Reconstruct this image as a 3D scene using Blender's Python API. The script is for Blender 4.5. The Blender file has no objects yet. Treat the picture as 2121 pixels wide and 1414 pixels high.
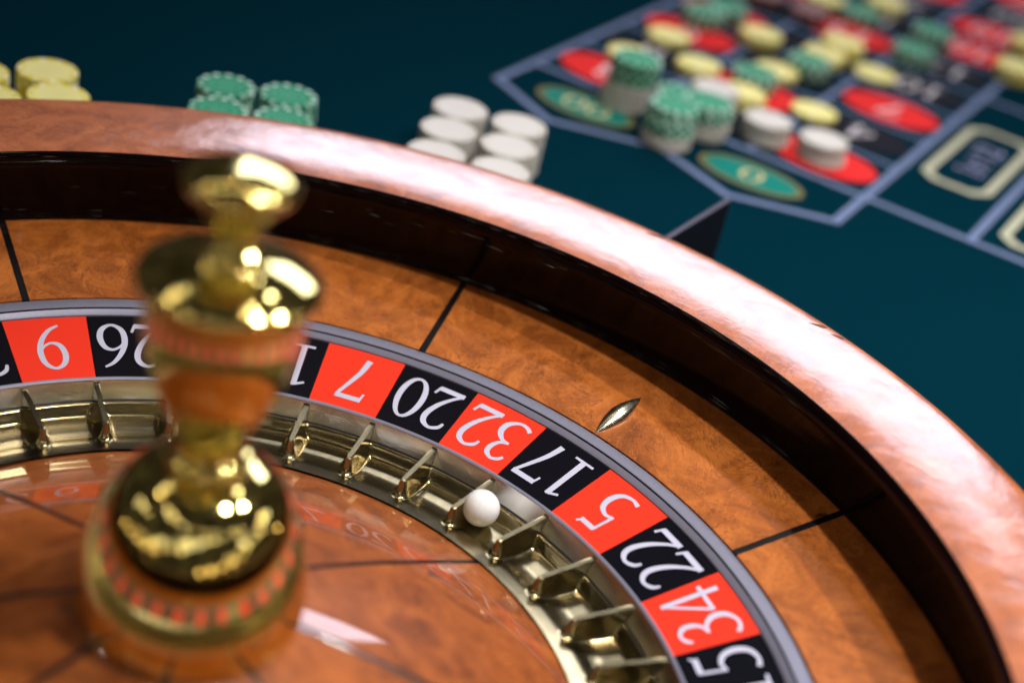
import bpy, bmesh, math, random
from mathutils import Vector, Matrix
random.seed(7)
S = 0.273                      # metres per modelling unit (number ring radius = 1 unit)
PI = math.pi
D2R = math.radians
scene = bpy.context.scene
col = scene.collection

# ------------------------------------------------------------------ camera
cam_d = bpy.data.cameras.new('camera')
cam = bpy.data.objects.new('camera', cam_d)
col.objects.link(cam)
scene.camera = cam
cR = Vector((0.97711892, -0.08987503, 0.19277213))
cU = Vector((-0.11798663, 0.52506322, 0.84284505))
cF = Vector((0.17696828, 0.84630438, -0.50244515))
cC = Vector((0.0, -1.90570806, 1.76564617)) * S
cam.matrix_world = Matrix(((cR.x, cU.x, -cF.x, cC.x), (cR.y, cU.y, -cF.y, cC.y),
                           (cR.z, cU.z, -cF.z, cC.z), (0, 0, 0, 1)))
cam_d.sensor_width = 36.0
cam_d.lens = 3368.0 / 2121.0 * 36.0
cam_d.clip_start = 0.02
cam_d.clip_end = 60
cam_d.dof.use_dof = True
cam_d.dof.focus_distance = 3.20 * S
cam_d.dof.aperture_fstop = 2.7

# ------------------------------------------------------------------ world and lamps
world = bpy.data.worlds.new('World')
scene.world = world
world.use_nodes = True
bg = world.node_tree.nodes['Background']
_wt = world.node_tree
_tc = _wt.nodes.new('ShaderNodeTexCoord')
_nz = _wt.nodes.new('ShaderNodeTexNoise')           # the dim, mottled hall all round
_nz.inputs['Scale'].default_value = 5.5
_nz.inputs['Detail'].default_value = 4.0
_nz.inputs['Roughness'].default_value = 0.65
_wt.links.new(_tc.outputs['Generated'], _nz.inputs['Vector'])
_rp = _wt.nodes.new('ShaderNodeValToRGB')
_rp.color_ramp.elements[0].position = 0.46
_rp.color_ramp.elements[0].color = (0.17, 0.15, 0.12, 1)
_rp.color_ramp.elements[1].position = 0.66
_rp.color_ramp.elements[1].color = (0.85, 0.78, 0.60, 1)
_wt.links.new(_nz.outputs['Fac'], _rp.inputs['Fac'])
_wt.links.new(_rp.outputs['Color'], bg.inputs['Color'])
bg.inputs['Strength'].default_value = 0.10
scene.view_settings.view_transform = 'Standard'
scene.view_settings.look = 'None'
scene.view_settings.exposure = 0.0
scene.view_settings.gamma = 1.0
scene.view_settings.use_curve_mapping = False


def lamp(name, loc, target, power, color, sx, sy=None):
    d = bpy.data.lights.new(name, 'AREA')
    d.energy = power
    d.color = color
    if sy is None:
        d.shape = 'DISK'
        d.size = sx
    else:
        d.shape = 'RECTANGLE'
        d.size = sx
        d.size_y = sy
    o = bpy.data.objects.new(name, d)
    col.objects.link(o)
    o.location = loc
    dr = Vector(target) - Vector(loc)
    o.rotation_euler = dr.to_track_quat('-Z', 'Y').to_euler()
    return o


def spot(name, loc, target, power, color, cone, radius):
    d = bpy.data.lights.new(name, 'SPOT')
    d.energy = power
    d.color = color
    d.spot_size = D2R(cone)
    d.spot_blend = 1.0
    d.shadow_soft_size = radius
    o = bpy.data.objects.new(name, d)
    col.objects.link(o)
    o.location = loc
    o.rotation_euler = (Vector(target) - Vector(loc)).to_track_quat('-Z', 'Y').to_euler()
    return o


# two key downlights over the table, right of the wheel, and one over the betting layout
KH = 1.6
spot('key_lamp', (0.27 + 0.193 * KH, 0.08 - 0.152 * KH, KH), (0.52, -0.02, 0), 86, (1.0, 0.96, 0.94), 62, 0.035)
spot('key_lamp', (0.27 + 0.517 * KH, 0.08, KH), (0.56, 0.03, 0), 88, (1.0, 0.96, 0.94), 60, 0.035)
spot('layout_lamp', (0.62, 0.95, 1.75), (0.50, 0.75, 0), 52, (1.0, 0.97, 0.96), 62, 0.05)
# the broad cool light panel across the hall that shines on the wheel rim
pa, pe, pd = D2R(72.5), D2R(30.0), 4.2
lamp('light_panel', (pd * math.cos(pe) * math.cos(pa), pd * math.cos(pe) * math.sin(pa), pd * math.sin(pe)),
     (0.1, 0.3, 0.05), 60, (0.80, 0.83, 1.0), 2.35, 0.82)
# small lamps of the hall, scattered over the ceiling and the walls
rl = random.Random(11)
for i in range(78):
    az = i * 2.399963 + rl.uniform(-.3, .3)
    el = D2R(22 + 60 * ((i * 0.618034) % 1.0))
    dist = rl.uniform(2.2, 3.6)
    azd = math.degrees(az) % 360
    if 40 < azd < 110 and el < D2R(40):
        continue
    c = [(1, 0.74, 0.42), (1, 0.92, 0.80), (0.95, 0.96, 1.0), (1, 0.84, 0.6)][i % 4]
    p = Vector((0.1 + dist * math.cos(el) * math.cos(az), 0.1 + dist * math.cos(el) * math.sin(az), 0.1 + dist * math.sin(el)))
    lamp('hall_lamp', p, (0.1, 0.1, 0.1), rl.choice([0.05, 0.12, 0.22, 0.48]), c, rl.choice([0.03, 0.045, 0.065]))

for i in range(44):
    az = -D2R(-12 + 204 * ((i * 0.618034) % 1.0))
    el = D2R(1 + 30 * ((i * 0.754878) % 1.0))
    dist = rl.uniform(2.4, 4.0)
    c = [(1, 0.74, 0.42), (1, 0.92, 0.80), (0.95, 0.96, 1.0), (1, 0.84, 0.6)][i % 4]
    p = Vector((dist * math.cos(el) * math.cos(az), dist * math.cos(el) * math.sin(az), 0.05 + dist * math.sin(el)))
    lamp('hall_lamp', p, (0, 0, 0.1), *rl.choice([(0.25, c, 0.05), (0.4, c, 0.08), (0.7, c, 0.12)]))

# ------------------------------------------------------------------ materials
def new_mat(name):
    m = bpy.data.materials.new(name)
    m.use_nodes = True
    nt = m.node_tree
    return m, nt, nt.nodes['Principled BSDF']


def setp(b, **k):
    for n, v in k.items():
        n = n.replace('_', ' ')
        if n in b.inputs:
            b.inputs[n].default_value = v


def rgba(c):
    return (c[0], c[1], c[2], 1.0)


def node(nt, t, **k):
    n = nt.nodes.new(t)
    for a, v in k.items():
        setattr(n, a, v)
    return n


def math_n(nt, op, a, b=None, clamp=False):
    n = node(nt, 'ShaderNodeMath', operation=op, use_clamp=clamp)
    for i, v in enumerate((a, b)):
        if v is None:
            continue
        if isinstance(v, (int, float)):
            n.inputs[i].default_value = v
        else:
            nt.links.new(v, n.inputs[i])
    return n.outputs[0]


def noise(nt, vec, scale, detail=3, rough=0.55, dist=0.0):
    n = node(nt, 'ShaderNodeTexNoise')
    n.inputs['Scale'].default_value = scale
    n.inputs['Detail'].default_value = detail
    n.inputs['Roughness'].default_value = rough
    n.inputs['Distortion'].default_value = dist
    if vec is not None:
        nt.links.new(vec, n.inputs['Vector'])
    return n.outputs['Fac']


def ramp(nt, fac, stops):
    n = node(nt, 'ShaderNodeValToRGB')
    cr = n.color_ramp
    while len(cr.elements) < len(stops):
        cr.elements.new(0.5)
    for e, (p, c) in zip(cr.elements, stops):
        e.position = p
        e.color = rgba(c) if not isinstance(c, (int, float)) else (c, c, c, 1)
    nt.links.new(fac, n.inputs[0])
    return n.outputs[0]


def mixc(nt, fac, a, b, mode='MIX'):
    n = node(nt, 'ShaderNodeMix', data_type='RGBA', blend_type=mode)
    if isinstance(fac, (int, float)):
        n.inputs[0].default_value = fac
    else:
        nt.links.new(fac, n.inputs[0])
    for i, v in ((6, a), (7, b)):
        if isinstance(v, tuple):
            n.inputs[i].default_value = rgba(v)
        else:
            nt.links.new(v, n.inputs[i])
    return n.outputs[2]


def bump(nt, h, strength, dist):
    n = node(nt, 'ShaderNodeBump')
    n.inputs['Strength'].default_value = strength
    n.inputs['Distance'].default_value = dist
    nt.links.new(h, n.inputs['Height'])
    return n.outputs[0]


def burl(name, dark, mid, light, coat_rough=0.03, coat_bump=0.0, knots=0.9):
    m, nt, b = new_mat(name)
    tc = node(nt, 'ShaderNodeTexCoord')
    oi = node(nt, 'ShaderNodeObjectInfo')
    off = node(nt, 'ShaderNodeVectorMath', operation='ADD')
    mul = node(nt, 'ShaderNodeMath', operation='MULTIPLY')
    nt.links.new(oi.outputs['Random'], mul.inputs[0])
    mul.inputs[1].default_value = 9.0
    nt.links.new(tc.outputs['Object'], off.inputs[0])
    nt.links.new(mul.outputs[0], off.inputs[1])
    v = off.outputs[0]
    tone = noise(nt, v, 9, 3, 0.55, 1.0)
    blotch = noise(nt, v, 24, 8, 0.64, 2.4)
    c = ramp(nt, tone, [(0.3, mid), (0.72, light)])
    c2 = ramp(nt, blotch, [(0.30, dark), (0.46, mid), (0.64, light)])
    c = mixc(nt, 0.72, c, c2)
    # curling growth lines = level lines of a warped field
    fld = noise(nt, v, 13, 5.0, 0.52, 2.6)
    sn = math_n(nt, 'SINE', math_n(nt, 'MULTIPLY', fld, 120.0))
    ln = ramp(nt, sn, [(0.55, 0.0), (0.95, 1.0)])
    lmask = ramp(nt, noise(nt, v, 17, 2, 0.5, 0.5), [(0.42, 0.0), (0.66, 1.0)])
    c = mixc(nt, math_n(nt, 'MULTIPLY', math_n(nt, 'MULTIPLY', ln, lmask), 0.34), c, dark)
    ln2 = ramp(nt, math_n(nt, 'SINE', math_n(nt, 'MULTIPLY', fld, 83.0)), [(0.86, 0.0), (0.99, 1.0)])
    c = mixc(nt, math_n(nt, 'MULTIPLY', ln2, 0.4), c, light)
    fl3 = noise(nt, v, 46, 4.0, 0.5, 2.0)
    ln3 = ramp(nt, math_n(nt, 'SINE', math_n(nt, 'MULTIPLY', fl3, 52.0)), [(0.72, 0.0), (0.97, 1.0)])
    msk3 = ramp(nt, noise(nt, v, 21, 2, 0.5, 0.8), [(0.45, 0.0), (0.6, 1.0)])
    c = mixc(nt, math_n(nt, 'MULTIPLY', math_n(nt, 'MULTIPLY', ln3, msk3), 0.6), c, dark)
    # pores and eyes
    fine = noise(nt, v, 420, 3, 0.6, 0.4)
    c = mixc(nt, math_n(nt, 'MULTIPLY', ramp(nt, fine, [(0.34, 1.0), (0.5, 0.0)]), 0.16), c, dark)
    vo = node(nt, 'ShaderNodeTexVoronoi')
    vo.inputs['Scale'].default_value = 26
    dv = node(nt, 'ShaderNodeVectorMath', operation='ADD')
    nz = node(nt, 'ShaderNodeTexNoise')
    nz.inputs['Scale'].default_value = 120
    nz.inputs['Detail'].default_value = 3
    nt.links.new(v, nz.inputs['Vector'])
    sc = node(nt, 'ShaderNodeVectorMath', operation='SCALE')
    sc.inputs['Scale'].default_value = 0.016
    nt.links.new(nz.outputs['Color'], sc.inputs[0])
    nt.links.new(v, dv.inputs[0])
    nt.links.new(sc.outputs[0], dv.inputs[1])
    nt.links.new(dv.outputs[0], vo.inputs['Vector'])
    kn = ramp(nt, vo.outputs['Distance'], [(0.05, 1.0), (0.13, 0.0)])
    kr = ramp(nt, node_sep(nt, vo.outputs['Color']), [(0.66, 0.0), (0.7, 1.0)])
    c = mixc(nt, math_n(nt, 'MULTIPLY', math_n(nt, 'MULTIPLY', kn, kr), knots), c, (dark[0] * 0.25, dark[1] * 0.2, dark[2] * 0.3))
    nt.links.new(c, b.inputs['Base Color'])
    setp(b, Roughness=0.42, Coat_Weight=1.0, Coat_Roughness=coat_rough, Coat_IOR=1.5)
    b.inputs['Specular IOR Level'].default_value = 0.25
    if coat_bump:
        bn = bump(nt, noise(nt, v, 55, 6, 0.7, 1.5), coat_bump, 0.002)
        nt.links.new(bn, b.inputs['Coat Normal'])
    return m


def node_sep(nt, colour):
    n = node(nt, 'ShaderNodeSeparateColor')
    nt.links.new(colour, n.inputs[0])
    return n.outputs[0]


def plain(name, c, rough=0.5, metal=0.0, coat=0.0, spec=0.5, coat_rough=0.03, var=0.0, vscale=60, bumpd=0.0, bscale=400, rvar=0.0):
    m, nt, b = new_mat(name)
    setp(b, Roughness=rough, Metallic=metal, Coat_Weight=coat, Coat_Roughness=coat_rough)
    b.inputs['Base Color'].default_value = rgba(c)
    b.inputs['Specular IOR Level'].default_value = spec
    tc = node(nt, 'ShaderNodeTexCoord')
    if var:
        f = noise(nt, tc.outputs['Object'], vscale, 5, 0.6, 0.6)
        cc = ramp(nt, f, [(0.3, tuple(x * (1 - var) for x in c)), (0.7, tuple(min(1, x * (1 + var)) for x in c))])
        nt.links.new(cc, b.inputs['Base Color'])
    if rvar:
        f = noise(nt, tc.outputs['Object'], vscale * 1.7, 5, 0.65, 1.0)
        rr = ramp(nt, f, [(0.3, max(0.01, rough - rvar)), (0.75, rough + rvar)])
        nt.links.new(rr, b.inputs['Roughness'])
    if bumpd:
        nt.links.new(bump(nt, noise(nt, tc.outputs['Object'], bscale, 3), 0.6, bumpd), b.inputs['Normal'])
    return m


M = {}
M['burl'] = burl('burl_veneer', (0.12, 0.030, 0.004), (0.33, 0.086, 0.012), (0.56, 0.165, 0.028), 0.02)
M['burl_cone'] = burl('burl_veneer_cone', (0.095, 0.022, 0.003), (0.27, 0.064, 0.009), (0.47, 0.125, 0.020), 0.02)
M['burl_rim'] = burl('burl_veneer_rim', (0.15, 0.036, 0.008), (0.33, 0.082, 0.020), (0.52, 0.155, 0.045), 0.09, 0.10, 0.25)
M['black_lacquer'] = plain('black_lacquer', (0.004, 0.002, 0.002), 0.03, spec=0.11)
M['black_inlay'] = plain('black_inlay', (0.006, 0.005, 0.006), 0.25, coat=1.0, coat_rough=0.02)
M['silver'] = plain('satin_silver', (0.20, 0.20, 0.265), 0.42, metal=0.25, var=0.05, vscale=300, rvar=0.05)
M['silver_band'] = plain('brushed_band', (0.60, 0.57, 0.52), 0.24, metal=1.0, var=0.03, vscale=30)
M['groove'] = plain('groove_dark', (0.012, 0.011, 0.014), 0.5)
M['pocket_brass'] = plain('tarnished_brass', (0.27, 0.222, 0.118), 0.2, metal=1.0, var=0.10, vscale=40, rvar=0.03)
M['brass'] = plain('polished_brass', (0.76, 0.62, 0.22), 0.085, metal=1.0, rvar=0.03)
M['deflector'] = plain('deflector_metal', (0.58, 0.54, 0.42), 0.27, metal=1.0, rvar=0.05)
M['cell_red'] = plain('cell_red', (0.84, 0.036, 0.014), 0.3, spec=0.15)
M['cell_black'] = plain('cell_black', (0.004, 0.004, 0.007), 0.25, spec=0.06)
M['cell_green'] = plain('cell_green', (0.01, 0.22, 0.09), 0.32, spec=0.4)
M['numeral'] = plain('numeral_white', (0.50, 0.50, 0.63), 0.4)
M['ball'] = plain('ball_white', (0.86, 0.85, 0.84), 0.28, coat=0.4, coat_rough=0.15)
M['felt'] = plain('felt_teal', (0.0008, 0.0185, 0.0295), 0.95, spec=0.0, var=0.10, vscale=500, bumpd=0.0004, bscale=2500)
M['line'] = plain('print_line', (0.135, 0.175, 0.30), 0.9, spec=0.1, var=0.08, vscale=300)
M['print_red'] = plain('print_red', (0.66, 0.022, 0.022), 0.9, spec=0.1, var=0.06, vscale=300)
M['print_black'] = plain('print_black', (0.008, 0.008, 0.014), 0.9, spec=0.1)
M['print_green'] = plain('print_green', (0.004, 0.17, 0.14), 0.9, spec=0.1)
M['print_gold'] = plain('print_gold', (0.55, 0.45, 0.20), 0.9, spec=0.1)
M['print_olive'] = plain('print_olive', (0.14, 0.13, 0.05), 0.9, spec=0.1)
M['print_cream'] = plain('print_cream', (0.40, 0.40, 0.29), 0.9, spec=0.1)
M['print_white'] = plain('print_white', (0.62, 0.58, 0.62), 0.9, spec=0.1)
M['print_violet'] = plain('print_violet', (0.34, 0.34, 0.55), 0.9, spec=0.1)
M['split'] = plain('split_veneer', (0.10, 0.035, 0.015), 0.7)
M['divider'] = plain('divider_black', (0.006, 0.006, 0.010), 0.5, spec=0.15)
M['divider_edge_glint'] = plain('divider_edge_glint', (0.055, 0.052, 0.08), 0.6, spec=0.2)  # paler than the plate: light caught along its top, put into the colour
CH = {
    'Y': ((0.72, 0.62, 0.10), (0.86, 0.84, 0.66), (0.80, 0.74, 0.30)),
    'G': ((0.006, 0.20, 0.095), (0.60, 0.76, 0.68), (0.07, 0.36, 0.22)),
    'W': ((0.50, 0.475, 0.43), (0.43, 0.41, 0.36), (0.55, 0.525, 0.50)),
    'M': ((0.17, 0.06, 0.06), (0.32, 0.17, 0.17), (0.22, 0.10, 0.10)),
}
for k, (a, b_, c_) in CH.items():
    M['chip' + k] = plain('chip_body_' + k, a, 0.5, spec=0.12, var=0.05, vscale=200)
    M['spot' + k] = plain('chip_spot_' + k, b_, 0.5, spec=0.12)
    M['inlay' + k] = plain('chip_inlay_' + k, c_, 0.5, spec=0.12)

# ------------------------------------------------------------------ mesh helpers (units scaled to metres here)
def mesh_obj(name, verts, faces, mat, parent=None, smooth=None, mats=None, fmat=None):
    me = bpy.data.meshes.new(name)
    me.from_pydata([(x * S, y * S, z * S) for x, y, z in verts], [], faces)
    if mats:
        for mm in mats:
            me.materials.append(mm)
        if fmat:
            me.polygons.foreach_set('material_index', fmat)
    else:
        me.materials.append(mat)
    me.validate()
    me.update()
    if smooth is not None:
        me.polygons.foreach_set('use_smooth', [True] * len(me.polygons))
        me.set_sharp_from_angle(angle=D2R(smooth))
    o = bpy.data.objects.new(name, me)
    col.objects.link(o)
    if parent:
        o.parent = parent
    return o


def link_copy(src, name, rz=None, parent=None, loc=None, mesh=None):
    o = src.copy()
    o.name = name
    if mesh:
        o.data = mesh
    col.objects.link(o)
    if rz is not None:
        o.rotation_euler = (0, 0, rz)
    if loc is not None:
        o.location = loc
    if parent is not None:
        o.parent = parent
    return o


def empty(name, loc=(0, 0, 0)):
    o = bpy.data.objects.new(name, None)
    o.empty_display_size = 0.02
    o.location = Vector(loc) * S
    col.objects.link(o)
    return o


def tag(o, label, cat, group=None):
    o['label'] = label
    o['category'] = cat
    if group:
        o['group'] = group


def crom(pts, n=6):
    out = []
    for i in range(len(pts) - 1):
        p0 = pts[max(i - 1, 0)]
        p1 = pts[i]
        p2 = pts[i + 1]
        p3 = pts[min(i + 2, len(pts) - 1)]
        for k in range(n):
            t = k / n
            out.append(tuple(0.5 * ((2 * b) + (-a + c) * t + (2 * a - 5 * b + 4 * c - d) * t * t + (-a + 3 * b - 3 * c + d) * t ** 3)
                             for a, b, c, d in zip(p0, p1, p2, p3)))
    out.append(tuple(pts[-1]))
    return out


def revolve(prof, a0=0.0, a1=2 * PI, n=256, caps=False):
    closed = abs(a1 - a0 - 2 * PI) < 1e-6
    cnt = n if closed else n + 1
    V, F = [], []
    m = len(prof)
    for i in range(cnt):
        a = a0 + (a1 - a0) * i / n
        c, s = math.cos(a), math.sin(a)
        V += [(r * c, r * s, z) for r, z in prof]
    for i in range(n):
        j = (i + 1) % cnt
        for k in range(m - 1):
            F.append((i * m + k, i * m + k + 1, j * m + k + 1, j * m + k))
    if caps and not closed:
        F.append(tuple(range(m)))
        F.append(tuple(range((cnt - 1) * m, cnt * m))[::-1])
    return V, F


def fix_normals(o):
    bm = bmesh.new()
    bm.from_mesh(o.data)
    bmesh.ops.recalc_face_normals(bm, faces=bm.faces)
    bm.to_mesh(o.data)
    bm.free()


# ------------------------------------------------------------------ numerals as strokes
def ell(cx, cy, rx, ry, ws, wt, n=28):
    return [(cx + rx * math.cos(2 * PI * i / n), cy + ry * math.sin(2 * PI * i / n),
             wt + (ws - wt) * abs(math.cos(2 * PI * i / n)) ** 1.3) for i in range(n + 1)]


def curve(*p):
    return crom(list(p), 7)


six = [curve((.47, .985, .045), (.30, .88, .075), (.15, .66, .10), (.085, .40, .115), (.13, .15, .10), (.29, .035, .06), (.45, .13, .10),
             (.50, .33, .115), (.44, .53, .10), (.31, .60, .06), (.18, .54, .05), (.11, .44, .04))]
DIG = {
    '0': [ell(.29, .5, .215, .465, .115, .06)],
    '1': [[(.29, .02, .115), (.29, .97, .115)], [(.10, .028, .055), (.48, .028, .055)], curve((.32, .965, .05), (.22, .925, .06), (.10, .87, .05))],
    '2': [curve((.07, .78, .055), (.12, .90, .08), (.28, .965, .07), (.43, .88, .11), (.465, .71, .12), (.38, .46, .10), (.22, .22, .07), (.06, .055, .06)),
          [(.04, .055, .11), (.50, .055, .11)], [(.485, .03, .055), (.545, .20, .05)]],
    '3': [curve((.08, .84, .06), (.15, .93, .075), (.28, .968, .065), (.41, .88, .105), (.42, .73, .105), (.34, .59, .07), (.19, .535, .05)),
          curve((.19, .535, .05), (.35, .51, .075), (.475, .36, .115), (.455, .16, .11), (.30, .033, .065), (.15, .04, .075), (.05, .11, .085))],
    '4': [[(.41, .985, .06), (.035, .29, .06)], [(.01, .275, .08), (.55, .275, .08)], [(.40, .985, .10), (.40, .01, .10)]],
    '5': [[(.15, .945, .10), (.49, .945, .10)], [(.475, .97, .05), (.52, 1.03, .045)], [(.165, .96, .06), (.135, .54, .06)],
          curve((.13, .555, .05), (.28, .595, .075), (.44, .50, .105), (.485, .30, .12), (.41, .11, .10), (.23, .033, .065), (.07, .07, .09))],
    '6': six,
    '7': [[(.04, .94, .11), (.54, .94, .11)], [(.065, .96, .05), (.03, .79, .045)], curve((.515, .93, .07), (.37, .62, .085), (.25, .32, .10), (.185, .01, .115))],
    '8': [ell(.29, .745, .155, .225, .10, .06), ell(.29, .27, .20, .24, .115, .06)],
    '9': [[(.58 - x, 1 - y, w) for x, y, w in s] for s in six],
    's': [curve((.36, .56, .06), (.24, .62, .07), (.13, .52, .09), (.22, .36, .10), (.36, .22, .09), (.28, .04, .07), (.1, .08, .07))],
    't': [[(.24, .9, .10), (.24, .05, .10)], [(.08, .6, .07), (.44, .6, .07)], [(.2, .04, .06), (.42, .06, .06)]],
}


def stroke_mesh(strokes):
    V, F = [], []
    for s in strokes:
        closed = len(s) > 4 and math.hypot(s[0][0] - s[-1][0], s[0][1] - s[-1][1]) < 1e-5
        pts = s[:-1] if closed else s
        b = len(V)
        n = len(pts)
        for i in range(n):
            if closed:
                a_, c_ = pts[i - 1], pts[(i + 1) % n]
            else:
                a_, c_ = pts[max(i - 1, 0)], pts[min(i + 1, n - 1)]
            tx, ty = c_[0] - a_[0], c_[1] - a_[1]
            L = math.hypot(tx, ty) or 1
            nx, ny = -ty / L, tx / L
            x, y, w = pts[i]
            w *= 0.92
            V.append((x + nx * w / 2, y + ny * w / 2))
            V.append((x - nx * w / 2, y - ny * w / 2))
        for i in range(n if closed else n - 1):
            j = (i + 1) % n
            F.append((b + 2 * i, b + 2 * i + 1, b + 2 * j + 1, b + 2 * j))
    return V, F


def text_flat(txt, adv=0.58):
    """strokes of a word, centred on the origin, height 1; each stroke lies a hair above the last"""
    V, F, Z = [], [], []
    x = 0
    lay = 0
    for ch in txt:
        if ch == ' ':
            x += adv * 0.55
            continue
        for st in DIG[ch]:
            v, f = stroke_mesh([st])
            b = len(V)
            V += [(p + x, q) for p, q in v]
            Z += [lay * 0.00012] * len(v)
            F += [tuple(i + b for i in ff) for ff in f]
            lay = (lay + 1) % 4
        x += adv
    return [(p - x / 2, q - 0.5, z) for (p, q), z in zip(V, Z)], F


# ================================================================== THE TABLE
ZT = 0.03
LU = Vector((0.59405931, 0.80442124))
LV = Vector((0.80442124, -0.59405931))
LO = Vector((0.8314, 2.6607))


def lay(v, u):
    p = LO + LV * v + LU * u
    return p.x, p.y


def make_table():
    n = 192
    V, F = [], []
    v0, v1, u0, u1 = -2.6, 4.6, -6.4, 3.8       # table edges in layout axes
    corners = []
    rings = [1.478]
    for k in range(n):
        a = 2 * PI * k / n
        c, s = math.cos(a), math.sin(a)
        V.append((1.478 * c, 1.478 * s, ZT))
    for k in range(n):
        a = 2 * PI * k / n
        d = Vector((math.cos(a), math.sin(a)))
        dv, du = d.dot(LV), d.dot(LU)
        ov, ou = (-LO).dot(LV), (-LO).dot(LU)
        t = 1e9
        if dv > 1e-9: t = min(t, (v1 - ov) / dv)
        if dv < -1e-9: t = min(t, (v0 - ov) / dv)
        if du > 1e-9: t = min(t, (u1 - ou) / du)
        if du < -1e-9: t = min(t, (u0 - ou) / du)
        V.append((d.x * t, d.y * t, ZT))
    for k in range(n):
        V.append((V[n + k][0], V[n + k][1], ZT - 0.25))
    for k in range(n):
        V.append((V[k][0], V[k][1], ZT - 0.25))
    for k in range(n):
        j = (k + 1) % n
        F.append((k, n + k, n + j, j))
        F.append((n + k, 2 * n + k, 2 * n + j, n + j))
        F.append((3 * n + k, k, j, 3 * n + j))
        F.append((2 * n + k, 3 * n + k, 3 * n + j, 2 * n + j))
    o = mesh_obj('felt_table', V, F, M['felt'])
    o['kind'] = 'structure'
    return o


table = make_table()


def flat_poly(name, pts, z, mat, parent):
    V = [(x, y, z) for x, y in pts]
    return mesh_obj(name, V, [tuple(range(len(V)))], mat, parent)


def line_lay(a, b, w=0.022, z=ZT + 0.0012, name='layout_line', mat=None):
    (v0, u0), (v1, u1) = a, b
    L = math.hypot(v1 - v0, u1 - u0)
    nv, nu = -(u1 - u0) / L * w / 2, (v1 - v0) / L * w / 2
    tv, tu = (v1 - v0) / L * w / 2, (u1 - u0) / L * w / 2
    q = [(v0 + nv - tv, u0 + nu - tu), (v0 - nv - tv, u0 - nu - tu), (v1 - nv + tv, u1 - nu + tu), (v1 + nv + tv, u1 + nu + tu)]
    return flat_poly(name, [lay(*p) for p in q], z, mat or M['line'], table)


CW, RW = 0.36, 0.292
NR = 12
zl = [0]


def ll(a, b, w=0.022):
    zl[0] += 1
    line_lay(a, b, w, ZT + 0.0010 + 0.00016 * (zl[0] % 9))


ll((0, -0.214), (0, NR * RW), 0.026)
ll((3 * CW, -0.227), (3 * CW, NR * RW), 0.026)
ll((CW, 0), (CW, NR * RW))
ll((2 * CW, 0), (2 * CW, NR * RW))
ll((0, 0), (4.3 * CW, 0), 0.024)
for r in range(1, NR + 1):
    ll((0, r * RW), (3 * CW, r * RW), 0.016)
ll((1.39, 0), (1.39, NR * RW), 0.024)
ll((1.70, 0), (1.70, NR * RW), 0.024)
for a, b in (((0, -0.214), (0.248, -0.345)), ((0.248, -0.345), (0.545, -0.225)), ((0.545, -0.225), (0.807, -0.34)), ((0.807, -0.34), (1.08, -0.227))):
    ll(a, b, 0.026)
ll((0.54, -0.225), (0.54, 0))
for r in range(0, 12, 4):
    ll((1.08, (r + 4) * RW), (1.39, (r + 4) * RW))


def oval(name, v, u, rv, ru, z, mat, n=40):
    return flat_poly(name, [lay(v + rv * math.cos(2 * PI * i / n), u + ru * math.sin(2 * PI * i / n)) for i in range(n)], z, mat, table)


def felt_text(name, txt, v, u, h, z, mat, along=False, adv=0.58, sx=1.0):
    V, F = text_flat(txt, adv)
    out = []
    for x, y, zz in V:
        x *= h * sx
        y *= h
        if along:
            p = lay(v - y, u + x)       # reads along the long axis
        else:
            p = lay(v - x, u - y)       # head towards the wheel
        out.append((p[0], p[1], z + zz))
    return mesh_obj(name, out, F, mat, table)


REDS = {1, 3, 5, 7, 9, 12, 14, 16, 18, 19, 21, 23, 25, 27, 30, 32, 34, 36}
for r in range(NR):
    for c in range(3):
        num = r * 3 + c + 1
        v = (2.5 - c) * CW
        u = (r + 0.5) * RW
        oval('number_oval', v, u, 0.158, 0.112, ZT + 0.003, M['print_red'] if num in REDS else M['print_black'])
        felt_text('layout_numeral', str(num), v, u, 0.125, ZT + 0.0042, M['print_white'], sx=1.15)
for v, txt in ((0.27, '00'), (0.80, '0')):
    oval('zero_oval_border', v, -0.165, 0.158, 0.088, ZT + 0.003, M['print_olive'])
    oval('zero_oval', v, -0.165, 0.138, 0.070, ZT + 0.0040, M['print_green'])
    felt_text('layout_numeral', txt, v, -0.165, 0.085, ZT + 0.0050, M['print_gold'], sx=1.5, adv=0.62)


def octo(v0, v1, u0, u1, c):
    return [(v0, u0 + c), (v0 + c, u0), (v1 - c, u0), (v1, u0 + c), (v1, u1 - c), (v1 - c, u1), (v0 + c, u1), (v0, u1 - c)]


def frame(v0, v1, u0, u1, c, w, z):
    A = octo(v0, v1, u0, u1, c)
    B = octo(v0 + w, v1 - w, u0 + w, u1 - w, c * 0.75)
    V = [(*lay(*p), z) for p in A + B]
    F = [(i, (i + 1) % 8, 8 + (i + 1) % 8, 8 + i) for i in range(8)]
    mesh_obj('dozen_frame', V, F, M['print_cream'], table)


for r, t in ((0, '1st 12'), (4, ''), (8, '')):
    uc = (r + 2) * RW
    frame(1.13, 1.345, uc - 0.275, uc + 0.30, 0.045, 0.027, ZT + 0.003)
    if t:
        felt_text('layout_numeral', t, 1.238, uc + 0.01, 0.085, ZT + 0.0042, M['print_violet'], along=True, adv=0.6)
for uc in (0.29, 0.87, 1.45, 2.03, 2.61, 3.2):
    frame(1.44, 1.655, uc - 0.22, uc + 0.22, 0.045, 0.027, ZT + 0.003)

# ================================================================== THE BOWL
bowl = empty('roulette_bowl', (0, 0, ZT))
tag(bowl, 'wooden roulette wheel bowl with glossy burl rim and black inner wall set in the table', 'wheel bowl')
bowl.location = (0, 0, 0)

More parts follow.
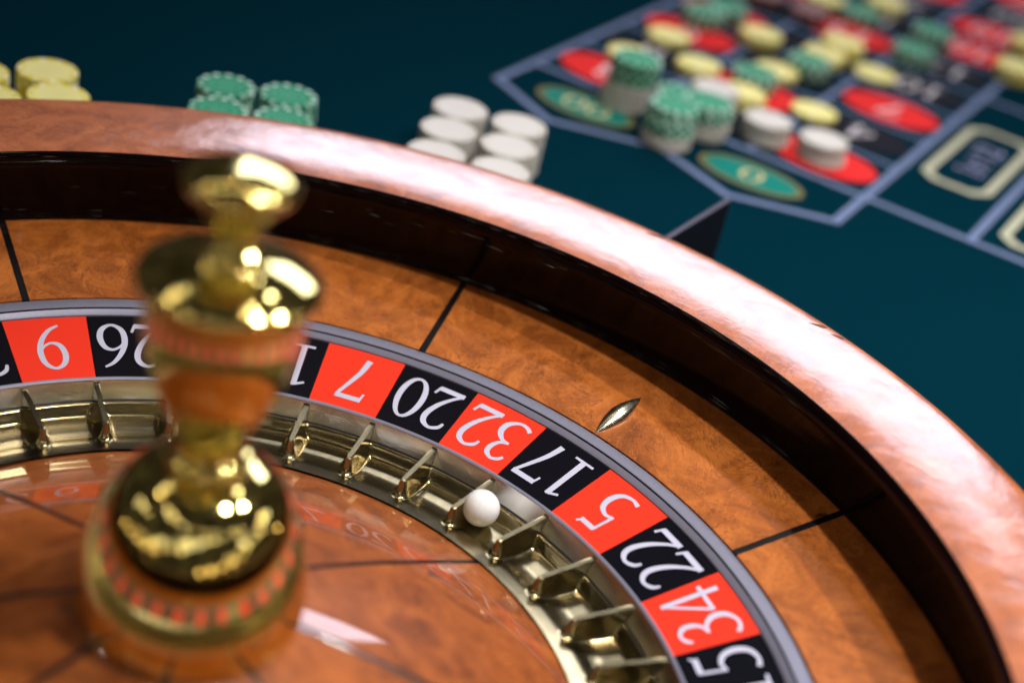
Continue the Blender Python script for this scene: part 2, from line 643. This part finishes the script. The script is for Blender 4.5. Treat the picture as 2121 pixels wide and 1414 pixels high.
rim_prof = crom([(1.2495, .2440), (1.275, .2476), (1.31, .2512), (1.35, .2536), (1.39, .2549), (1.43, .2556), (1.46, .2558), (1.474, .2550)], 4)
rim_prof = [(1.2495, .20)] + rim_prof + crom([(1.474, .2550), (1.484, .2508), (1.4895, .242), (1.490, .231), (1.489, .222)], 4)[1:]
V, F = revolve(rim_prof, n=320)
o = mesh_obj('rim', V, F, M['burl_rim'], bowl, smooth=40)
fix_normals(o)
V, F = revolve([(1.4892, .2225), (1.493, .216), (1.4935, .205), (1.492, .05), (1.50, .045), (1.505, .0305), (1.47, .0302)], n=256)
o = mesh_obj('outer_shell', V, F, M['black_lacquer'], bowl, smooth=40)
fix_normals(o)
for r0, a0, r1, a1 in ((1.452, 52.95, 1.470, 51.35), (1.445, 36.15, 1.468, 34.95), (1.455, 34.15, 1.469, 33.15)):
    P_, Q_ = (r0 * math.cos(D2R(a0)), r0 * math.sin(D2R(a0))), (r1 * math.cos(D2R(a1)), r1 * math.sin(D2R(a1)))
    V = []
    nx, ny = -(Q_[1] - P_[1]), Q_[0] - P_[0]
    for t, w in ((0, 0.0), (.3, .06), (.55, .10), (.8, .16), (1, .05)):
        x, y = P_[0] + (Q_[0] - P_[0]) * t, P_[1] + (Q_[1] - P_[1]) * t
        V += [(x + nx * w, y + ny * w, .2568), (x - nx * w, y - ny * w, .2565)]
    mesh_obj('veneer_split', V, [(2 * i, 2 * i + 2, 2 * i + 3, 2 * i + 1) for i in range(4)], M['split'], bowl)
wall = crom([(1.2490, .2436), (1.2462, .2462), (1.2425, .2450), (1.2385, .2400), (1.2365, .2300), (1.2372, .2200), (1.2395, .2150)], 5)
wall += crom([(1.2410, .2142), (1.2450, .2060), (1.2530, .1850), (1.2630, .1550), (1.2720, .1200), (1.2780, .0950), (1.2800, .0850)], 5)
wall += crom([(1.2792, .0825), (1.2768, .0790), (1.2768, .0740), (1.2800, .0690), (1.2850, .0640)], 4)
V, F = revolve(wall, n=320)
o = mesh_obj('ball_track_wall', V, F, M['black_lacquer'], bowl, smooth=50)
fix_normals(o)

SL = 0.2296


def zst(r):
    return .015 + SL * (r - 1.0435)


half = 0.0075      # half width of the black inlay (units)
NST = 8
pan = None
for k in range(NST):
    ac = D2R(21.5 + 45 * k + 22.5)
    if pan is None:
        V, F = [], []
        n, m = 40, 6
        for i in range(n + 1):
            for j in range(m + 1):
                r = 1.0475 + (1.283 - 1.0475) * j / m
                h = PI / 8 - half / r
                a = -h + 2 * h * i / n
                V.append((r * math.cos(a), r * math.sin(a), zst(r)))
        for i in range(n):
            for j in range(m):
                F.append((i * (m + 1) + j, i * (m + 1) + j + 1, (i + 1) * (m + 1) + j + 1, (i + 1) * (m + 1) + j))
        # inner edge turned down
        b = len(V)
        for i in range(n + 1):
            a = -(PI / 8 - half / 1.0475) * (1 - 2 * i / n)
            V.append((1.0475 * math.cos(a), 1.0475 * math.sin(a), zst(1.0475) - .02))
        for i in range(n):
            F.append((i * (m + 1), (i + 1) * (m + 1), b + i + 1, b + i))
        pan = mesh_obj('track_panel', V, F, M['burl'], bowl, smooth=30)
        fix_normals(pan)
        pan.rotation_euler = (0, 0, ac)
    else:
        link_copy(pan, 'track_panel', ac, bowl)
V = []
for r in (1.0475, 1.283):
    for s in (-half, half):
        a = s / r
        V.append((r * math.cos(a), r * math.sin(a), zst(r) - 0.0006))
inl = mesh_obj('track_inlay', V, [(0, 2, 3, 1)], M['black_inlay'], bowl)
inl.rotation_euler = (0, 0, D2R(21.5))
for k in range(1, NST):
    link_copy(inl, 'track_inlay', D2R(21.5 + 45 * k), bowl)
# backing under the panels
V, F = revolve([(1.0480, zst(1.048) - .03), (1.285, zst(1.285) - .03)], n=128)
o = mesh_obj('bowl_underlay', V, F, M['groove'], bowl)
V, F = revolve([(1.0480, zst(1.048) - .03), (1.06, -.14), (0.02, -.19)], n=96)
o = mesh_obj('bowl_floor', V, F, M['groove'], bowl)


# deflectors: slim pointed metal lozenges
def deflector_mesh():
    V, F = [], []
    n, m = 24, 14
    Lh, wh, hh = 0.074, 0.0205, 0.0175
    for i in range(n + 1):
        t = -1 + 2 * i / n
        q = max(0.0, 1 - abs(t) ** 1.75)
        for j in range(m + 1):
            a = PI * j / m
            V.append((Lh * t, wh * q * math.cos(a), hh * q * math.sin(a) ** 0.9 - 0.0005))
    for i in range(n):
        for j in range(m):
            F.append((i * (m + 1) + j, i * (m + 1) + j + 1, (i + 1) * (m + 1) + j + 1, (i + 1) * (m + 1) + j))
    return V, F


V, F = deflector_mesh()
dproto = mesh_obj('deflector', V, F, M['deflector'], bowl, smooth=60)
fix_normals(dproto)
for k in range(8):
    o = dproto if k == 0 else link_copy(dproto, 'deflector', None, bowl)
    a = D2R(43.8 - 45 * k + (-1.2 if k % 2 else 0))
    r = 1.120
    slope = math.atan(SL)
    radial = k % 2 == 0
    base = Matrix.Rotation(a, 4, 'Z') @ Matrix.Translation((r * S, 0, zst(r) * S)) @ Matrix.Rotation(-slope, 4, 'Y')
    if not radial:
        base = base @ Matrix.Rotation(PI / 2, 4, 'Z')
    o.matrix_local = base

# ================================================================== THE ROTOR
rotor = empty('roulette_rotor')
tag(rotor, 'roulette rotor with red and black numbered cells, brass pockets, burl cone and brass turret', 'roulette wheel')
RI, ZI = 0.8458, -0.0442


def zc(r):            # number surface
    return (r - 1.0) * (-ZI) / (1.0 - RI)


prof = [(1.0440, -.02), (1.0440, .0100), (1.0428, .0145), (1.0395, .0172), (1.034, .0182), (1.0200, .0150), (1.0155, .0140), (1.0147, .0128)]
V, F = revolve(prof, n=256)
o = mesh_obj('number_ring_band', V, F, M['silver'], rotor, smooth=40)
fix_normals(o)
V, F = revolve([(1.0147, .0130), (1.0140, .0085), (1.0122, .0085), (1.0116, .0108)], n=256)
o = mesh_obj('band_groove', V, F, M['groove'], rotor)
fix_normals(o)
V, F = revolve([(1.0117, .0110), (1.0108, .0116), (1.0020, .0050), (1.0003, .0030), (1.0003, -.01)], n=256)
o = mesh_obj('inner_band', V, F, M['silver'], rotor, smooth=40)
fix_normals(o)

STEP = 2 * PI / 38
TH0 = 2.00349785
ORDER = ['9', '26', '30', '11', '7', '20', '32', '17', '5', '22', '34', '15', '3', '24', '36', '13', '1', '00', '27', '10', '25', '29', '12', '8', '19', '31', '18',
         '6', '21', '33', '16', '4', '23', '35', '14', '2', '0', '28']


def cell_geo():
    n, m = 6, 4
    V, F = [], []
    g = STEP / 2 - 0.00045
    for i in range(n + 1):
        a = -g + 2 * g * i / n
        for j in range(m + 1):
            r = RI + (1.0 - RI) * j / m
            V.append((r * math.cos(a), r * math.sin(a), zc(r)))
    for i in range(n):
        for j in range(m):
            F.append((i * (m + 1) + j, i * (m + 1) + j + 1, (i + 1) * (m + 1) + j + 1, (i + 1) * (m + 1) + j))
    for side in (0, n):
        b = len(V)
        for j in range(m + 1):
            x, y, z = V[side * (m + 1) + j]
            V.append((x, y, z - .006))
        for j in range(m):
            F.append((side * (m + 1) + j, side * (m + 1) + j + 1, b + j + 1, b + j))
    return V, F


cell_src = {}
V, F = cell_geo()
for key in ('red', 'black', 'green'):
    me = mesh_obj('number_cell', V, F, M['cell_' + key], rotor)
    fix_normals(me)
    cell_src[key] = me
used = set()
RM = 0.9245
DH = 0.116
cells = []
for k, num in enumerate(ORDER):
    n = int(num)
    key = 'green' if n == 0 else ('red' if n in REDS else 'black')
    ang = TH0 - STEP * (k + 0.5)
    if key in used:
        o = link_copy(cell_src[key], 'number_cell', ang, rotor)
    else:
        used.add(key)
        o = cell_src[key]
        o.rotation_euler = (0, 0, ang)
    cells.append(o)
    tv, tf = text_flat(num, 0.585)
    V = []
    for x, y, z in tv:
        r = RM - y * DH * 0.96
        a = x * DH * 0.98 / RM
        V.append((r * math.cos(a), r * math.sin(a), zc(r) + 0.0007 + z))
    q = mesh_obj('numeral', V, tf, M['numeral'], o)
V, F = revolve([(0.8462, ZI - .004), (0.8457, ZI + .0012), (0.8448, ZI + .0020), (0.8395, ZI + .0008), (0.8380, ZI - .0012)], n=256)
o = mesh_obj('inner_ring', V, F, M['silver'], rotor, smooth=45)
fix_normals(o)


# pockets -----------------------------------------------------------
def cone_z(r):
    return -.0470 + (r - .838) * 1.39


def sst(t):
    t = min(1, max(0, t))
    return t * t * (3 - 2 * t)


ZF = -.1015
HS = STEP / 2


def smax(a, b, k):
    h = max(k - abs(a - b), 0) / k
    return max(a, b) + h * h * k * .25


def pocket_z(r, a):
    d = (HS - abs(a)) * r
    # bed: a lip round the cone that sinks softly into the pocket floor
    bed = -.0830 - min(r - .66, .06) * .17 - .0085 * sst((r - .690) / .060)
    # upright fret with a level top, a round nose and a filleted foot
    q = d if r > .712 else math.hypot(d, .712 - r)
    top = -.0570 + (r - .712) * .050
    t = min(1.0, max(0.0, (q - .0052) / .0200))
    s = 1 - (1 - t) ** 3.4
    if t < .10:
        s *= sst(t / .10) * .6 + .4 * (t / .10)
    z = top + (bed - top) * s
    w = min(bed + (r - .7945) * 1.39, -.0795)
    return smax(z, w, .004) if t > .3 else max(z, w)


def r_out(a):
    r = .808
    while r < .8375:
        if cone_z(r) >= pocket_z(r, a):
            return r
        r += .0003
    return .8375


def pocket_geo():
    V, F, FM = [], [], []
    n = 44
    # angles denser near the frets
    As = []
    for i in range(n + 1):
        t = -1 + 2 * i / n
        As.append(HS * (1 - (1 - abs(t)) ** 1.7) * (1 if t >= 0 else -1))
    m = 44
    for a in As:
        ro = r_out(a)
        for j in range(m + 1):
            r = .6605 + (ro - .6605) * j / m
            V.append((r * math.cos(a), r * math.sin(a), pocket_z(r, a)))
    for i in range(n):
        for j in range(m):
            F.append((i * (m + 1) + j, i * (m + 1) + j + 1, (i + 1) * (m + 1) + j + 1, (i + 1) * (m + 1) + j))
            FM.append(0)
    # the dark joint between brass and band
    b = len(V)
    for a in As:
        ro = r_out(a)
        ro = min(ro, .8345)
        for rr in (ro - .0006, ro + .0016):
            V.append((rr * math.cos(a), rr * math.sin(a), cone_z(rr) + .0009))
    for i in range(n):
        F.append((b + 2 * i, b + 2 * i + 1, b + 2 * i + 3, b + 2 * i + 2))
        FM.append(1)
    return V, F, FM


V, F, FM = pocket_geo()
pk = mesh_obj('pocket', V, F, None, rotor, smooth=50, mats=[M['pocket_brass'], M['groove']], fmat=FM)
for k in range(38):
    ang = TH0 - STEP * (k + 0.5)
    if k == 0:
        pk.rotation_euler = (0, 0, ang)
    else:
        link_copy(pk, 'pocket', ang, rotor)
V, F = revolve([(.8381, -.0455), (.8379, -.0470), (.806, cone_z(.806))], n=256)
o = mesh_obj('pocket_band', V, F, M['silver_band'], rotor, smooth=40)
fix_normals(o)

# cone --------------------------------------------------------------
C0, C1 = (.6600, -.0880), (.158, .108)


def zcone(r):
    t = (.66 - r) / (.66 - .158)
    return -.0880 + (.108 + .088) * t + .012 * math.sin(PI * t) * 0.6


ch = 0.006
src = None
for k in range(8):
    ac = D2R(84 + 45 * k + 22.5)
    if src is None:
        V, F = [], []
        n, m = 24, 12
        for i in range(n + 1):
            for j in range(m + 1):
                r = .158 + (.66 - .158) * j / m
                h = PI / 8 - ch / r
                a = -h + 2 * h * i / n
                V.append((r * math.cos(a), r * math.sin(a), zcone(r)))
        for i in range(n):
            for j in range(m):
                F.append((i * (m + 1) + j, i * (m + 1) + j + 1, (i + 1) * (m + 1) + j + 1, (i + 1) * (m + 1) + j))
        src = mesh_obj('cone_panel', V, F, M['burl_cone'], rotor, smooth=30)
        fix_normals(src)
        src.rotation_euler = (0, 0, ac)
    else:
        link_copy(src, 'cone_panel', ac, rotor)
V, F = [], []
m, q = 12, 6
for j in range(m + 1):
    r = .158 + (.66 - .158) * j / m
    for i in range(q + 1):
        b_ = -1 + 2 * i / q
        a = b_ * ch / r
        V.append((r * math.cos(a), r * math.sin(a), zcone(r) + .0028 * math.sqrt(max(0, 1 - b_ * b_)) - .0008))
for j in range(m):
    for i in range(q):
        F.append((j * (q + 1) + i, j * (q + 1) + i + 1, (j + 1) * (q + 1) + i + 1, (j + 1) * (q + 1) + i))
inl = mesh_obj('cone_inlay', V, F, M['black_inlay'], rotor, smooth=60)
fix_normals(inl)
inl.rotation_euler = (0, 0, D2R(84))
for k in range(1, 8):
    link_copy(inl, 'cone_inlay', D2R(84 + 45 * k), rotor)

# turret ------------------------------------------------------------
def turned(name, pts, n=96, k=5):
    V, F = revolve(crom(pts, k), n=n)
    V = [(x + .006, y, z) for x, y, z in V]
    o = mesh_obj(name, V, F, M['brass'], rotor, smooth=50)
    fix_normals(o)
    return o


turned('turret_finial', [(.0004, .846), (.022, .8455), (.045, .842), (.064, .835), (.0735, .826), (.0745, .818), (.067, .806), (.052, .792), (.041, .776), (.035, .760), (.0335, .748)])
turned('turret_cup', [(.0335, .748), (.036, .738), (.046, .729), (.049, .722), (.046, .716), (.060, .709), (.085, .702), (.108, .693), (.122, .684), (.1265, .675), (.124, .664),
                      (.117, .654), (.1125, .640), (.110, .61), (.104, .575), (.094, .535), (.078, .493), (.062, .462), (.052, .435), (.0475, .413)])
turned('turret_collar', [(.0475, .413), (.050, .405), (.060, .400), (.0635, .392), (.060, .384), (.052, .379), (.055, .374)])
turned('turret_base', [(.055, .374), (.074, .3705), (.098, .358), (.120, .334), (.138, .300), (.152, .258), (.162, .214), (.1680, .172), (.1695, .142), (.167, .118), (.161, .104), (.150, .098)])

# ------------------------------------------------------------------ ball
V, F = [], []
n, m = 48, 24
rb = 0.0357
for i in range(m + 1):
    t = PI * i / m
    for j in range(n):
        a = 2 * PI * j / n
        V.append((rb * math.sin(t) * math.cos(a), rb * math.sin(t) * math.sin(a), rb * math.cos(t)))
for i in range(m):
    for j in range(n):
        F.append((i * n + j, (i + 1) * n + j, (i + 1) * n + (j + 1) % n, i * n + (j + 1) % n))
ball = mesh_obj('roulette_ball', V, F, M['ball'], smooth=180)
bm = bmesh.new(); bm.from_mesh(ball.data)
bmesh.ops.remove_doubles(bm, verts=bm.verts, dist=1e-6)
bmesh.ops.recalc_face_normals(bm, faces=bm.faces)
bm.to_mesh(ball.data); bm.free()
ba = D2R(46.2)
ball.location = (.762 * math.cos(ba) * S, .762 * math.sin(ba) * S, (pocket_z(.762, 0) + rb + .0006) * S)
tag(ball, 'small glossy white ball resting in the brass pocket of black seventeen', 'ball')

# ================================================================== CHIPS
CR, CT = 0.0712, 0.0121


def chip_mesh(kind, nspots, frac, top):
    n = 64
    V, F, FM = [], [], []
    prof = [(0.0001, 0), (CR - .0012, 0), (CR, .0012), (CR, CT - .0012), (CR - .0012, CT), (CR * .80, CT), (CR * .77, CT - .0003), (0.0001, CT - .0003)]
    m = len(prof)
    for i in range(n):
        a = 2 * PI * i / n
        V += [(r * math.cos(a), r * math.sin(a), z) for r, z in prof]
    for i in range(n):
        j = (i + 1) % n
        sp = ((i / n * nspots) % 1.0) < frac
        for k in range(m - 1):
            F.append((i * m + k, j * m + k, j * m + k + 1, i * m + k + 1))
            if sp and 0 < k < 5:
                FM.append(1)
            elif k >= 6 and top:
                FM.append(2)
            else:
                FM.append(0)
    o = mesh_obj('casino_chip', V, F, None, None, smooth=35, mats=[M['chip' + kind], M['spot' + kind], M['inlay' + kind]], fmat=FM)
    fix_normals(o)
    return o


def inlay_mesh(kind):
    """print ring and mark on the chip face"""
    V, F = [], []
    n = 48
    z = CT + .0002

    def ring(r0, r1, skip):
        for i in range(n):
            if skip and i % skip == 0:
                continue
            a, b = 2 * PI * i / n, 2 * PI * (i + 1) / n
            k = len(V)
            V.extend([(r0 * math.cos(a), r0 * math.sin(a), z), (r1 * math.cos(a), r1 * math.sin(a), z), (r1 * math.cos(b), r1 * math.sin(b), z), (r0 * math.cos(b), r0 * math.sin(b), z)])
            F.append((k, k + 1, k + 2, k + 3))
    ring(CR * .50, CR * .62, 4)
    ring(CR * .10, CR * .22, 7)
    ring(CR * .30, CR * .38, 5)
    o = mesh_obj('chip_inlay', V, F, M['inlay' + kind])
    return o


chip_src = {'Y': chip_mesh('Y', 10, .2, True), 'G': chip_mesh('G', 13, .30, False), 'W': chip_mesh('W', 6, .10, True), 'M': chip_mesh('M', 12, .3, True)}
inl_src = {k: inlay_mesh(k) for k in 'YG'}
meshes = {k: o.data for k, o in chip_src.items()}
imeshes = {k: o.data for k, o in inl_src.items()}
for o in list(chip_src.values()) + list(inl_src.values()):
    bpy.data.objects.remove(o)
CNAME = {'Y': 'pale yellow', 'G': 'green spotted', 'W': 'off-white', 'M': 'dusty mauve'}


def chip_at(kind, x, y, z, label, group, top):
    o = bpy.data.objects.new('casino_chip', meshes[kind])
    col.objects.link(o)
    o.location = (x * S, y * S, z * S)
    o.rotation_euler = (0, 0, random.uniform(0, 2 * PI))
    tag(o, label, 'chip', group)
    if top and kind in imeshes:
        q = bpy.data.objects.new('chip_inlay', imeshes[kind])
        col.objects.link(q)
        q.parent = o
    return o


ORD = ['bottom', 'second', 'third', 'fourth', 'fifth', 'sixth', 'seventh', 'eighth', 'ninth', 'tenth', 'eleventh', 'twelfth']


def stack(x, y, spec, where, group_fn, jit=.003, z0=ZT + .0006):
    z = z0
    seq = []
    for part in spec:
        seq += [part[0]] * part[1]
    dx = dy = 0
    t = len(seq)
    for i, kd in enumerate(seq):
        dx += random.uniform(-jit, jit) * .5
        dy += random.uniform(-jit, jit) * .5
        if t == 1:
            label = 'lone ' + CNAME[kd] + ' chip lying ' + where
        else:
            label = ('top' if i == t - 1 else ORD[i]) + ' ' + CNAME[kd] + ' chip of the stack ' + where
        chip_at(kd, x + dx + random.uniform(-jit, jit) * .4, y + dy + random.uniform(-jit, jit) * .4, z, label, group_fn(kd), i == t - 1)
        z += CT


def bank(kind, spots, n):
    for x, y, w in spots:
        stack(x, y, [(kind, n)], w, lambda kd: CNAME[kd] + ' chips banked behind the wheel rim', jit=.0016)


bank('Y', [(-.470, 1.811, 'on the green side, behind another yellow stack'), (-.427, 1.674, 'on the green side, against the wheel rim'),
           (-.618, 1.747, 'away from the green chips, in the rear row'), (-.574, 1.612, 'away from the green chips, against the rim')], 10)
bank('G', [(-.051, 1.872, 'on the yellow side, behind another green stack'), (-.064, 1.727, 'on the yellow side, against the wheel rim'),
           (.102, 1.867, 'on the white side, behind another green stack'), (.092, 1.720, 'on the white side, against the wheel rim')], 10)
bank('W', [(.539, 1.941, 'on the green side, farthest from the rim'), (.500, 1.801, 'on the green side, in the middle row'),
           (.459, 1.655, 'on the green side, against the rim'), (.686, 1.893, 'on the divider side, farthest from the rim'),
           (.650, 1.750, 'on the divider side, in the middle row'), (.612, 1.606, 'on the divider side, against the rim')], 10)

BETS = [(1.071, 2.433, 'W6G6', 'of twelve beside the double zero oval'), (1.156, 2.197, 'W3G6', 'of nine between the two green zero ovals'),
        (1.286, 2.299, 'W4G4', 'of eight on the line of the zero boxes'), (1.217, 2.427, 'W2G3', 'of five behind the two green-topped stacks'),
        (1.352, 2.480, 'W6', 'of six on number two'), (1.366, 2.790, 'Y2', 'of two between numbers five and six'),
        (1.312, 3.017, 'Y2', 'of two on number nine near the edge line'), (1.649, 3.137, 'Y3', 'of three between numbers eleven and twelve'),
        (1.462, 2.576, 'Y3', 'of three touching the tall white stack'), (1.533, 2.729, 'G4', 'of four on number five'),
        (1.634, 2.846, 'Y2', 'of two between a pair of green stacks'), (1.759, 2.921, 'G4', 'of four on number eight'),
        (1.838, 3.043, 'Y3', 'of three on number eleven'), (1.940, 3.147, 'Y4', 'of four on number fourteen'),
        (2.015, 2.996, 'Y1', 'on the column line beside number ten'), (2.205, 3.197, 'G4', 'of four on the line beside number thirteen'),
        (2.358, 3.429, 'G4', 'of four on the line beside number nineteen'), (2.124, 3.554, 'G3', 'of three on number twenty'),
        (2.267, 3.721, 'Y3', 'of three on number twenty-three'), (2.016, 3.652, 'Y3', 'of three between the mauve and green chips'),
        (1.909, 3.477, 'M3', 'of three on number seventeen'), (1.763, 3.580, 'M3', 'of three on number eighteen'),
        (1.466, 3.242, 'G4', 'of four on number twelve by the edge'), (1.577, 3.337, 'G4', 'of four between numbers twelve and fifteen'),
        (1.475, 2.323, 'W5', 'of five on the corner of number one'), (1.696, 2.572, 'Y1', 'on the line between numbers four and five'),
        (1.625, 2.235, 'W5', 'of five on the red number one oval'), (2.590, 3.180, 'Y4', 'of four on the dozen line by number sixteen'),
        (2.756, 3.495, 'Y4', 'of four on the dozen line by number twenty-two'), (1.147, 2.792, 'Y2', 'of two on number six')]
for x, y, sp, pl in BETS:
    spec = [(sp[i], int(sp[i + 1])) for i in range(0, len(sp), 2)]
    stack(x, y, spec, pl, lambda kd: CNAME[kd] + ' chips bet on the layout', jit=.006, z0=ZT + .0056)

# ------------------------------------------------------------------ divider fin between chip bank and layout
dv = empty('chip_divider')
tag(dv, 'dark upright divider plate standing between white chip stacks and betting layout', 'divider')
P0 = Vector((0.930, 1.220))
P1 = Vector((1.147, 1.493))
dr_ = (P1 - P0).normalized()
nr_ = Vector((-dr_.y, dr_.x)) * .006
ztp = .21
V = []
for z in (ZT + .0005, ztp - .004):
    for p in (P0 - nr_, P1 - nr_, P1 + nr_, P0 + nr_):
        V.append((p.x, p.y, z))
FB = [(0, 1, 2, 3), (4, 7, 6, 5), (0, 4, 5, 1), (1, 5, 6, 2), (2, 6, 7, 3), (3, 7, 4, 0)]
o = mesh_obj('plate', V, FB, M['divider'], dv)
fix_normals(o)
V = []
for z in (ztp - .0039, ztp):
    for p in (P0 - nr_, P1 - nr_, P1 + nr_, P0 + nr_):
        V.append((p.x, p.y, z))
o = mesh_obj('top_edge_glint', V, FB, M['divider_edge_glint'], dv)  # thin strip painted as the light catching the black plate's top
fix_normals(o)
